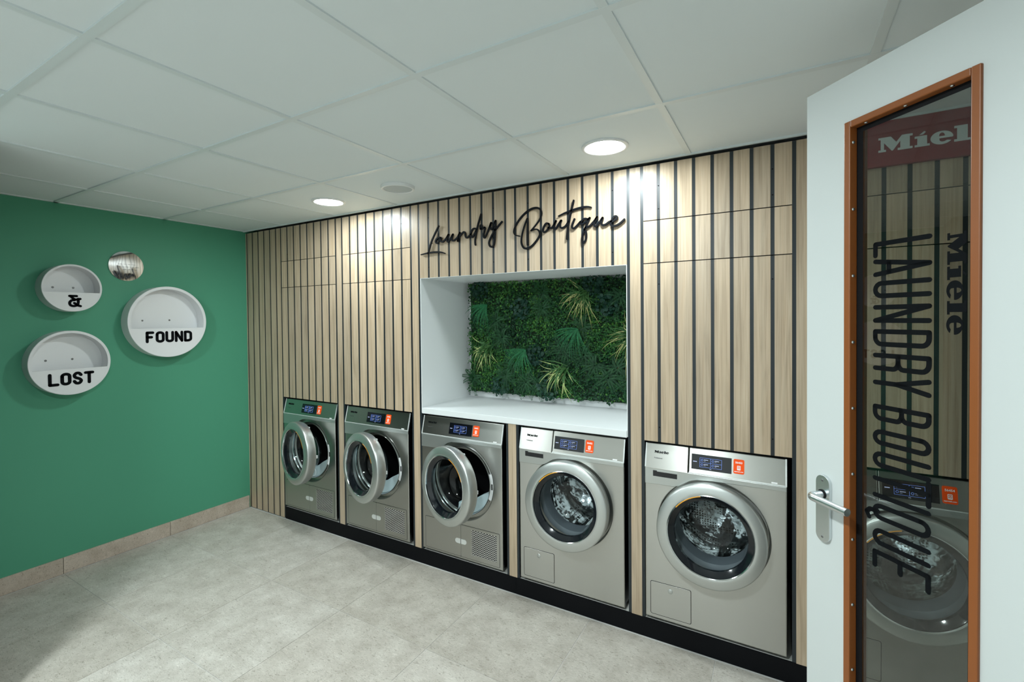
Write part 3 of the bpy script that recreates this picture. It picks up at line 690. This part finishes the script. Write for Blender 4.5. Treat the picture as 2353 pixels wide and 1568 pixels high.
BOWL = [(.154, -.046), (.1525, -.030), (.149, .0), (.141, .045), (.131, .075), (.115, .094), (.085, .105), (.045, .110), (0, .1115)]
def door_parts(d, ox, acc):
    obj('door_bezel', lathe(B(), [(.1785, -.062), (.1765, -.060), (.154, -.0445), (.1535, -.030), (.1785, -.030)], 72, True), 'gloss_black', d, True, (ox, 0, 0))
    obj('bezel_lip', lathe(B(), [(.1822, -.0712), (.1800, -.0722), (.1772, -.0690), (.1772, -.060), (.1800, -.060)], 72, True), 'chrome', d, True, (ox, 0, 0))
    obj('glass_bowl', lathe(B(), BOWL, 64), 'bowl_glass', d, 'all', (ox, 0, 0))
    bm = B(); tube(bm, [(.1768 * math.cos(R(acc[0] + (acc[1] - acc[0]) * k / 24)), -.0700, .1768 * math.sin(R(acc[0] + (acc[1] - acc[0]) * k / 24))) for k in range(25)], .0021, 8)
    obj('amber_accent', bm, 'accent_amber', d, True, (ox, 0, 0))
    return d
def flap_plate(r, x0, x1, z0, z1, name='service_flap'):
    obj('flap_gap', shape('flap_gap', [rrect(x0 - .0022, x1 + .0022, z0 - .0022, z1 + .0022, .0080, 4)], -.0004, .0015), 'matte_black', r)
    return obj(name, shape(name, [rrect(x0, x1, z0, z1, .0065, 4)], -.0012, .002, .0006), 'brushed_steel', r, True)
def washer(x0, number, label):
    r = empty('washing_machine', (x0, FY, ZB)); tagp(r, label, 'washing machine', 'built-in steel washing machines')
    front_parts(r, True, number)
    f = flap_plate(r, .026, .2085, .020, .177)
    obj('flap_button', lathe(B(), [(0, -.0030), (.0095, -.0030), (.0115, -.0016), (.0118, 0)], 28), 'satin_silver', f, True, (.117, 0, .147))
    d = obj('door', lathe(B(), RING, 80, True), 'satin_silver', r, True, (XC, -.004, ZC), (-R(3.5), 0, 0)); door_parts(d, 0, (102, 143))
    obj('door_gasket', lathe(B(), [(.232, .0345), (.19, .036), (.17, .050), (.160, .085), (.158, .110), (.19, .112)], 64), 'rubber_grey', r, True, (XC, 0, ZC))
    dr = obj('drum', lathe(B(), [(.160, .112), (.236, .114), (.240, .130), (.240, .42), (.225, .445), (.10, .43), (.05, .40), (0, .395)], 64), 'drum_steel', r, True, (XC, 0, ZC))
    for k in range(3):
        a = R(35 + 120 * k); c_, s_ = math.cos(a), math.sin(a); bm = B()
        for (u0, v0, y) in ((.240, .035, .13), (.240, .035, .42)): pass
        pts = [(.238, -.032), (.238, .032), (.195, .012), (.190, 0), (.195, -.012)]
        prism(bm, [(p[0] * c_ - p[1] * s_, p[0] * s_ + p[1] * c_) for p in pts], .135, .415)
        obj('drum_rib', bm, 'chrome', dr, True)
    return r
def clipseg(x0, z0, dx, dz, X0, X1, Z0, Z1):
    t0, t1 = -9., 9.
    for o_, d_, lo, hi in ((x0, dx, X0, X1), (z0, dz, Z0, Z1)):
        a, b = (lo - o_) / d_, (hi - o_) / d_
        if a > b: a, b = b, a
        t0, t1 = max(t0, a), min(t1, b)
    return (t0, t1) if t1 - t0 > .002 else None
_gr = {}
def grille_mesh(X0, X1, Z0, Z1):
    if 'g' in _gr: return _gr['g']
    bm = B(); st = .0200
    for sl in (.62, -.62):
        k = -40
        while k < 60:
            c = Z0 + k * st * .62; sg = clipseg(X0, c, 1, sl, X0, X1, Z0, Z1)
            if sg: ribbon(bm, [(X0 + sg[0], c + sl * sg[0]), (X0 + sg[1], c + sl * sg[1])], .0030, -.0016 if sl > 0 else -.0013, .0008, 1)
            k += 1
    me = bpy.data.meshes.new('vent_grille'); bm.to_mesh(me); bm.free(); _gr['g'] = me; return me
def dryer(x0, number, ang, label):
    r = empty('tumble_dryer', (x0, FY, ZB)); tagp(r, label, 'tumble dryer', 'built-in steel dryers with doors ajar')
    front_parts(r, False, number)
    X0, X1, Z0, Z1, xm = .024, .573, .014, .208, .2985
    obj('flap_gap', shape('flap_gap', [rrect(X0 - .0020, X1 + .0020, Z0 - .0020, Z1 + .0020, .0060, 4)], -.0004, .0015), 'matte_black', r)
    fL = obj('filter_flap', shape('filter_flap', [rrect(X0, xm - .0008, Z0, Z1, .004, 3)], -.0012, .002, .0006), 'brushed_steel', r, True)
    vX0, vX1, vZ0, vZ1 = .379, .554, .041, .192
    fR = obj('vent_flap', shape('vent_flap', [rrect(xm + .0008, X1, Z0, Z1, .004, 3), rrect(vX0, vX1, vZ0, vZ1, .002, 2)], -.0012, .002, .0004), 'brushed_steel', r, True)
    obj('vent_shadow', boxm(vX0 - .002, vX1 + .002, .0012, .003, vZ0 - .002, vZ1 + .002), 'matte_black', fR)
    obj('vent_grille', grille_mesh(vX0, vX1, vZ0, vZ1), 'chrome', fR)
    for s_, f_, nm in ((-1, fL, 'flap_latch'), (1, fR, 'flap_latch')):
        P = [(xm + s_ * .0014, .091), (xm + s_ * .0014, .121)] + [(xm + s_ * (.026 + .016 * math.sin(R(a))), .106 + .015 * math.cos(R(a))) for a in range(0, 181, 20)]
        obj(nm, shape(nm, [P], -.0024, -.0008), 'trim_alu', f_)
    obj('latch_slot', boxm(xm - .0016, xm + .0016, -.0026, 0, .091, .121), 'matte_black', r)
    # opening: chrome rim, dark interior, lint filter, strike plate
    obj('opening_rim', lathe(B(), [(.2135, .030), (.2125, .010), (.2095, .006), (.2065, .010), (.205, .036), (.2085, .040)], 72, True), 'chrome', r, True, (XC, 0, ZC))
    obj('drum', lathe(B(), [(.206, .034), (.200, .09), (.235, .10), (.238, .12), (.238, .42), (0, .43)], 56), 'matte_black', r, True, (XC, 0, ZC))
    P = [(XC + .2045 * math.cos(R(a)), ZC + .2045 * math.sin(R(a))) for a in range(-100, -19, 5)] + [(XC + .180, ZC - .050), (XC + .13, ZC - .075), (XC + .06, ZC - .12), (XC - .03, ZC - .14)]
    lf = obj('lint_filter', prism(B(), P, .022, .075), 'filter_plastic', r, bevel=.004)
    obj('filter_ring', lathe(B(), [(.036, .022), (.036, .0195), (.032, .0195), (.032, .022)], 28, True), 'white_plastic', lf, True, (XC + .015, 0, ZC - .165))
    sp = [(.2125 * math.cos(R(a)), .2125 * math.sin(R(a))) for a in range(-22, 19, 4)] + [(.231 * math.cos(R(a)), .231 * math.sin(R(a))) for a in range(18, -23, -4)]
    sk = obj('strike_plate', prism(B(), [(XC + x, ZC + z) for x, z in sp], .010, .034), 'white_plastic', r)
    obj('strike_slot', boxm(XC + .2175, XC + .2255, .0085, .012, ZC - .020, ZC + .014), 'matte_black', sk)
    off = .222
    d = obj('door', lathe(B(), RING, 80, True), 'satin_silver', r, True, (XC - off, -.010, ZC), (-R(2.0), 0, -R(ang)))
    d.data.transform(Matrix.Translation((off, 0, 0))); door_parts(d, off, (22, 74))
    obj('door_catch', boxm(off + .075, off + .100, .004, .012, .188, .200), 'white_plastic', d, bevel=.003)
    obj('door_latch', boxm(off + .1985, off + .2085, .004, .022, -.012, .010), 'white_plastic', d, bevel=.002)
    return r
dryer(.487, '56449', 12, 'leftmost dryer with round door ajar, sticker 56449')
dryer(1.188, '56450', 14, 'second dryer from the left, door ajar, sticker 56450')
dryer(1.898, '56451', 15, 'dryer with door ajar under the left half of the worktop')
washer(2.608, '56452', 'steel washing machine under the right half of the worktop')
washer(3.306, '56453', 'steel washing machine beside the white door leaf, sticker 56453')
washer(4.008, '56454', 'steel washing machine seen through the dark door glass, sticker 56454')

# ================================================================== SCRIPT LETTERING
LAU = [[(2.0558, 2.1472), (2.0229, 2.0982), (1.9941, 2.0483), (1.9713, 1.984)], [(1.9131, 1.9812), (1.9668, 1.9873), (2.0231, 1.9888), (2.071, 1.9844), (2.1, 1.9754)], [(2.0723, 2.0731), (2.0541, 2.0783), (2.0354, 2.065), (2.0322, 2.0492), (2.0425, 2.0431), (2.0574, 2.0542), (2.073, 2.073), (2.0713, 2.0558), (2.0792, 2.0479), (2.0938, 2.0503), (2.1158, 2.069), (2.1304, 2.0876), (2.1186, 2.0615), (2.1226, 2.0448), (2.1334, 2.0473), (2.1516, 2.0684), (2.1642, 2.0857), (2.1557, 2.0623), (2.1591, 2.0483), (2.1743, 2.0486), (2.1973, 2.064), (2.2158, 2.0905)], [(2.2165, 2.0904), (2.1998, 2.0412), (2.2148, 2.068), (2.2411, 2.0902), (2.2531, 2.0862), (2.2562, 2.0668), (2.2636, 2.0555), (2.2766, 2.0593), (2.2954, 2.0727)], [(2.3284, 2.1035), (2.3109, 2.1017), (2.2972, 2.0823), (2.2953, 2.063), (2.3036, 2.0553), (2.3155, 2.0638), (2.3359, 2.0963)], [(2.3691, 2.1825), (2.3445, 2.1161), (2.3322, 2.0677), (2.3251, 2.0297), (2.3271, 2.0074)], [(2.3634, 2.0976), (2.3617, 2.1142), (2.3709, 2.1182), (2.3747, 2.1074), (2.369, 2.0956), (2.3936, 2.1026), (2.3884, 2.0786), (2.3846, 2.0571), (2.3896, 2.0435), (2.4001, 2.0515), (2.4227, 2.0941), (2.4375, 2.125)], [(2.4375, 2.125), (2.4298, 2.1015), (2.437, 2.0877), (2.4516, 2.1018), (2.4679, 2.1337)], [(2.4679, 2.1337), (2.4646, 2.0735), (2.4602, 2.02), (2.4519, 1.991), (2.4374, 1.9861), (2.4247, 1.9961), (2.4224, 2.0153), (2.4349, 2.0413), (2.4544, 2.0692), (2.4864, 2.1008), (2.5102, 2.1228)]]
BOU = [[(2.6208, 2.0307), (2.5984, 2.0376), (2.5874, 2.0539), (2.5938, 2.0797), (2.6177, 2.1152), (2.6545, 2.1488), (2.694, 2.1699), (2.7295, 2.1735), (2.7517, 2.1627), (2.7598, 2.1418), (2.7538, 2.1169), (2.7319, 2.088), (2.6945, 2.0524)], [(2.6945, 2.0524), (2.7156, 2.0582), (2.7348, 2.0548), (2.7467, 2.0393), (2.7466, 2.0208), (2.7278, 1.994), (2.6985, 1.9678), (2.6691, 1.9579), (2.6494, 1.9633), (2.6363, 1.9849), (2.635, 2.0141), (2.642, 2.0484), (2.6556, 2.0877), (2.6723, 2.1221)], [(2.6733, 2.1219), (2.6753, 2.0914), (2.6726, 2.0482), (2.6722, 2.0049), (2.6732, 1.9772)], [(2.8028, 2.0788), (2.7872, 2.0825), (2.7723, 2.0637), (2.768, 2.0442), (2.7758, 2.0369), (2.7916, 2.0447), (2.8058, 2.0657), (2.8018, 2.0789)], [(2.7995, 2.058), (2.8196, 2.0558), (2.8352, 2.0738), (2.8445, 2.0895), (2.8357, 2.0681), (2.8356, 2.0513), (2.8435, 2.0483), (2.8565, 2.0659), (2.8749, 2.0889), (2.8687, 2.0701), (2.8704, 2.0532), (2.8806, 2.0485), (2.8987, 2.0558), (2.9168, 2.0786)], [(2.9462, 2.1842), (2.932, 2.1291), (2.9197, 2.0783), (2.9104, 2.0241), (2.9071, 1.9872)], [(2.86, 2.1129), (2.8963, 2.1252), (2.9408, 2.1348), (2.9846, 2.1416), (3.019, 2.1426), (3.0416, 2.1365)], [(2.9499, 2.0872), (2.9388, 2.0624), (2.936, 2.0476), (2.9445, 2.039), (2.9607, 2.0491), (2.9826, 2.0698)], [(3.0242, 2.0773), (3.0072, 2.0825), (2.9899, 2.0731), (2.9831, 2.0603), (2.9903, 2.0562), (3.007, 2.063), (3.0333, 2.0838)], [(3.0333, 2.0838), (3.0184, 2.0537), (3.0009, 2.0177), (2.9915, 1.986), (2.9925, 1.9642), (3.0011, 1.9607), (3.0121, 1.9773), (3.0137, 2.0055), (3.0053, 2.028)], [(3.0097, 2.0357), (3.0325, 2.0427), (3.0552, 2.063), (3.0726, 2.0837), (3.0585, 2.0546), (3.0584, 2.0404), (3.069, 2.0388), (3.0858, 2.0569), (3.1019, 2.0768), (3.0946, 2.0506), (3.1, 2.0399), (3.1159, 2.0408), (3.1378, 2.0524), (3.154, 2.0532), (3.1749, 2.0652), (3.1729, 2.0753), (3.1608, 2.0747), (3.1478, 2.0578), (3.1437, 2.0399), (3.1511, 2.0304), (3.1672, 2.0295), (3.1886, 2.0376), (3.2124, 2.0562)]]
sg = empty('script_sign'); tagp(sg, 'black handwritten style lettering Laundry Boutique on the oak slats', 'sign')
for nm, ST, thin in (('word_laundry', LAU, (1,)), ('word_boutique', BOU, (0, 1, 6))):
    bm = B()
    for i, P in enumerate(ST):
        Q = smooth_path(P, 6); n = len(Q); wd = .0095
        if i in thin: ws = [(.0065 + .0045 * math.sin(PI * (k / n) * 1.0) ** 2) for k in range(n)]
        else: ws = [wd + .0015 * math.sin(k * .9) * 0 for k in range(n)]
        ribbon(bm, Q, ws, -.0145, -.0065, 4)
    o = obj(nm, bm, 'acrylic_black', sg)
    bm = B()
    for P in ST[::2]:
        c_ = P[len(P) // 2]; box(bm, c_[0] - .0022, c_[0] + .0022, -.0070, .0002, c_[1] - .0022, c_[1] + .0022)
    obj('standoff', bm, 'matte_black', o)

# ================================================================== RED SIGN
rs = empty('red_sign', (0, -.016, 0)); tagp(rs, 'red header board with white maker lettering behind the door glass', 'sign')
obj('board', boxm(BAY[5][0] - .002, BAY[5][1] + .003, 0, .0275, 2.1435, 2.3145), 'sign_red', rs)
for c_ in miele_contours(.0548): obj('letter', shape('letter', c_, -.003, .0005), 'sign_letter', rs, loc=(4.2033, 0, 2.1965))

# ================================================================== GREEN WALL: ROUND BOXES AND MIRROR
def strokes_bm(text, W_, Hh, sp, wd, q, y0, y1, wf=None):
    bm = B(); x = 0
    for ch in text:
        w_ = W_ * (wf or {}).get(ch, 1)
        for P in glyph(ch, q): ribbon(bm, [(x + a * w_, b * Hh) for a, b in P], wd, y0, y1, 5)
        x += w_ + sp
    return bm, x - sp
def round_box(y, z, rad, dep, chord, text, Wl, Hl, sp, wd, tz, scr, label, name='round_wall_shelf'):
    r = empty(name, (.0005, y, z), R(90)); tagp(r, label, 'wall shelf', 'round white wall boxes')
    # local: x -> world y, -y -> world +x, z up
    ri = rad * .925
    obj('outer_ring', lathe(B(), [(rad, 0), (rad, -dep + .002), (rad - .002, -dep), (ri, -dep), (ri, -.004), (ri, 0)], 80, True), 'white_plastic', r, True)
    obj('back_disc', lathe(B(), [(0, -.012), (ri - .0002, -.012), (ri - .0002, 0), (0, 0)], 64), 'white_plastic', r)
    a = math.asin(chord / ri); P = [(ri * .9995 * math.cos(PI - a + (PI + 2 * a) * k / 40), ri * .9995 * math.sin(PI - a + (PI + 2 * a) * k / 40)) for k in range(41)]
    obj('front_board', prism(B(), P, -dep + .0003, -dep + .014), 'white_plastic', r)
    bm, wtot = strokes_bm(text, Wl, Hl, sp, wd, .22, -dep - .0016, -dep + .0002, {'&': 1.1})
    obj('lettering', bm, 'print_black', r, loc=(-wtot / 2 + tz[0], 0, tz[1]))
    for sx, sz in scr: obj('screw', lathe(B(), [(0, -.0145), (.0055, -.014), (.0065, -.012)], 14), 'screw_grey', r, True, (sx, 0, sz))
    return r
round_box(-1.162, 1.787, .146, .105, -.028, '&', .048, .062, .02, .0140, (.008, -.112), ((-.068, .005), (.030, .006)), 'small round white wall box printed with an ampersand')
round_box(-1.176, 1.325, .198, .100, -.039, 'LOST', .035, .061, .0215, .0168, (.0, -.129), ((-.095, .016), (.031, .017)), 'medium round white wall box printed LOST')
round_box(-.629, 1.572, .252, .098, -.047, 'FOUND', .038, .063, .0225, .0178, (.0, -.138), ((-.131, .010), (.039, .012)), 'large round white wall box printed FOUND')
mr = empty('round_mirror', (.0005, -.8445, 1.9567), R(90)); tagp(mr, 'small round mirror with fine script above the FOUND box', 'mirror')
bm = B(); N_ = 40
rings = [[bm.verts.new((0, -.006, 0))]]
for i in range(1, 13):
    q = .101 * i / 12; rings.append([bm.verts.new((q * math.cos(2 * PI * k / N_), -.006, q * math.sin(2 * PI * k / N_))) for k in range(N_)])
for A_, B_ in zip(rings, rings[1:]):
    for k in range(N_):
        if len(A_) == 1: bm.faces.new((A_[0], B_[(k + 1) % N_], B_[k]))
        else: bm.faces.new((A_[k], A_[(k + 1) % N_], B_[(k + 1) % N_], B_[k]))
rim = [bm.verts.new((v.co.x, 0, v.co.z)) for v in rings[-1]]
for k in range(N_): bm.faces.new((rings[-1][k], rings[-1][(k + 1) % N_], rim[(k + 1) % N_], rim[k]))
obj('mirror_disc', bm, 'wavy_mirror', mr, True)
bm = B(); rn = random.Random(2)
for row, (x0, x1, z) in enumerate(((-.048, .048, .012), (-.050, .052, -.006), (-.022, .056, -.024))):
    x = x0
    while x < x1:
        wl_ = rn.uniform(.010, .026); n = int(wl_ / .0016)
        ribbon(bm, [(x + k * .0016, z + .0016 * math.sin(k * 2.1 + row) + (.0022 if rn.random() < .16 else 0)) for k in range(n + 1)], .00065, -.0066, -.0061, 1); x += wl_ + .006
obj('script_print', bm, 'print_black', mr)

# ================================================================== OPEN DOOR
DA = math.atan2(-.7372, .6757)
dr = empty('door_1', (3.9395, -.8581, 0), DA); tagp(dr, 'open white door with a tall narrow lettered glass pane', kind='structure')
DW, DT, DH = .93, .040, 2.14
wx0, wx1, wz0, wz1 = .1165, .3795, .26, 2.0225
obj('door_leaf', shape('door_leaf', [[(0, .012), (DW, .012), (DW, DH), (0, DH)], [(wx0, wz0), (wx1, wz0), (wx1, wz1), (wx0, wz1)]], 0, DT, .001), 'door_white', dr)
bx0, bx1, bz0, bz1, bwid = .1112, .3848, .254, 2.0278, .0160
for (a, b, c_, d_) in ((bx0, bx0 + bwid, bz0, bz1), (bx1 - bwid, bx1, bz0, bz1)):
    obj('glazing_bead', boxm(a, b, -.006, .0155, c_, d_), 'bead_wood', dr, bevel=.0022)
for (a, b, c_, d_) in ((bx0 + bwid, bx1 - bwid, bz1 - bwid, bz1), (bx0 + bwid, bx1 - bwid, bz0, bz0 + bwid)):
    obj('glazing_bead', boxm(a, b, -.006, .0155, c_, d_), 'bead_wood', dr, bevel=.0022)
for (a, b, c_, d_) in ((bx0, bx0 + bwid, bz0, bz1), (bx1 - bwid, bx1, bz0, bz1), (bx0 + bwid, bx1 - bwid, bz1 - bwid, bz1), (bx0 + bwid, bx1 - bwid, bz0, bz0 + bwid)):
    obj('glazing_bead', boxm(a, b, .0235, .046, c_, d_), 'bead_wood', dr, bevel=.0022)
pane = obj('glass_pane', boxm(wx0 + .001, wx1 - .001, .0160, .0220, wz0 + .001, wz1 - .001), 'tinted_pane', dr)
gk = [rrect(wx0 + .002, wx1 - .002, wz0 + .002, wz1 - .002, .001, 1), rrect(bx0 + bwid + .0138, bx1 - bwid - .0138, bz0 + bwid + .012, bz1 - bwid - .012, .001, 1)]
obj('gasket', shape('gasket', gk, .0156, .0159), 'matte_black', dr)
# screws on the beads
sm = None
for k in range(12):
    z = 1.978 - .1570 * k
    if z > .3: obj('bead_screw', lathe(B(), [(0, -.0022), (.0028, -.0016), (.0040, 0)], 10), 'screw_metal', dr, True, (bx0 + bwid + .0002, .004, z), (0, 0, R(90)))
for x in (.158, .245, .332): obj('bead_screw', lathe(B(), [(0, -.0022), (.0028, -.0016), (.0040, 0)], 10), 'screw_metal', dr, True, (x, .004, bz1 - bwid - .0002), (R(90), 0, 0))
# lettering on the glass, reading downwards
def corr(s, z): return (s - .0158 * (1.05 - s) / 1.055, z + (z - 1.5703) * .0152)
LET = [('L', 1.7285, 1.703), ('A', 1.690, 1.661), ('U', 1.641, 1.613), ('N', 1.588, 1.5585), ('D', 1.534, 1.506), ('R', 1.481, 1.4525), ('Y', 1.4337, 1.4069), ('B', 1.366, 1.340), ('O', 1.3105, 1.2855), ('U', 1.2610, 1.2355), ('T', 1.2270, 1.1810), ('I', 1.166, 1.1655), ('Q', 1.1435, 1.1170), ('U', 1.0877, 1.0600), ('E', 1.0370, 1.0060)]
lt = empty_part('lettering', dr)
for ch, za, zb in LET:
    bm = B()
    for P in glyph(ch, .125): ribbon(bm, [corr(.1845 + b * .1115, za + (zb - za) * a) for a, b in P], 0.0106, .0152, .0155, 3)
    obj('letter', bm, 'print_black', lt)
bm_h = .0325
for c_ in miele_contours(bm_h):
    me = shape('letter', [[corr(.3278 + z, 1.7281 - x * 1.02) for x, z in P] for P in c_], .0152, .0155)
    obj('letter', me, 'print_black', lt)
# lever handle on its plate
pl = obj('handle_plate', shape('handle_plate', [rrect(.036, .0755, .999, 1.168, .0192, 8)], -.0085, 0, .001), 'aluminium', dr, True)
for z in (1.012, 1.155): obj('plate_screw', lathe(B(), [(0, -.0098), (.0026, -.0094), (.0034, -.0084)], 10), 'screw_grey', pl, True, (.0557, 0, z))
LZ = 1.1195
lv = [(.0545, -.006, LZ)] + [(.0545, -.030, LZ)] + [(.0545 + .016 * (1 - math.cos(R(a))), -.032 - .016 * math.sin(R(a)), LZ) for a in range(0, 91, 15)] + [(.100, -.048, LZ - .0005), (.160, -.048, LZ - .0015)]
obj('lever', tube(B(), lv, .0092, 18), 'aluminium', dr, True)
obj('lever_collar', lathe(B(), [(.0088, -.0105), (.0118, -.0105), (.0122, -.0080), (.0088, -.0080)], 24, True), 'matte_black', pl, True, (.0545, 0, LZ))
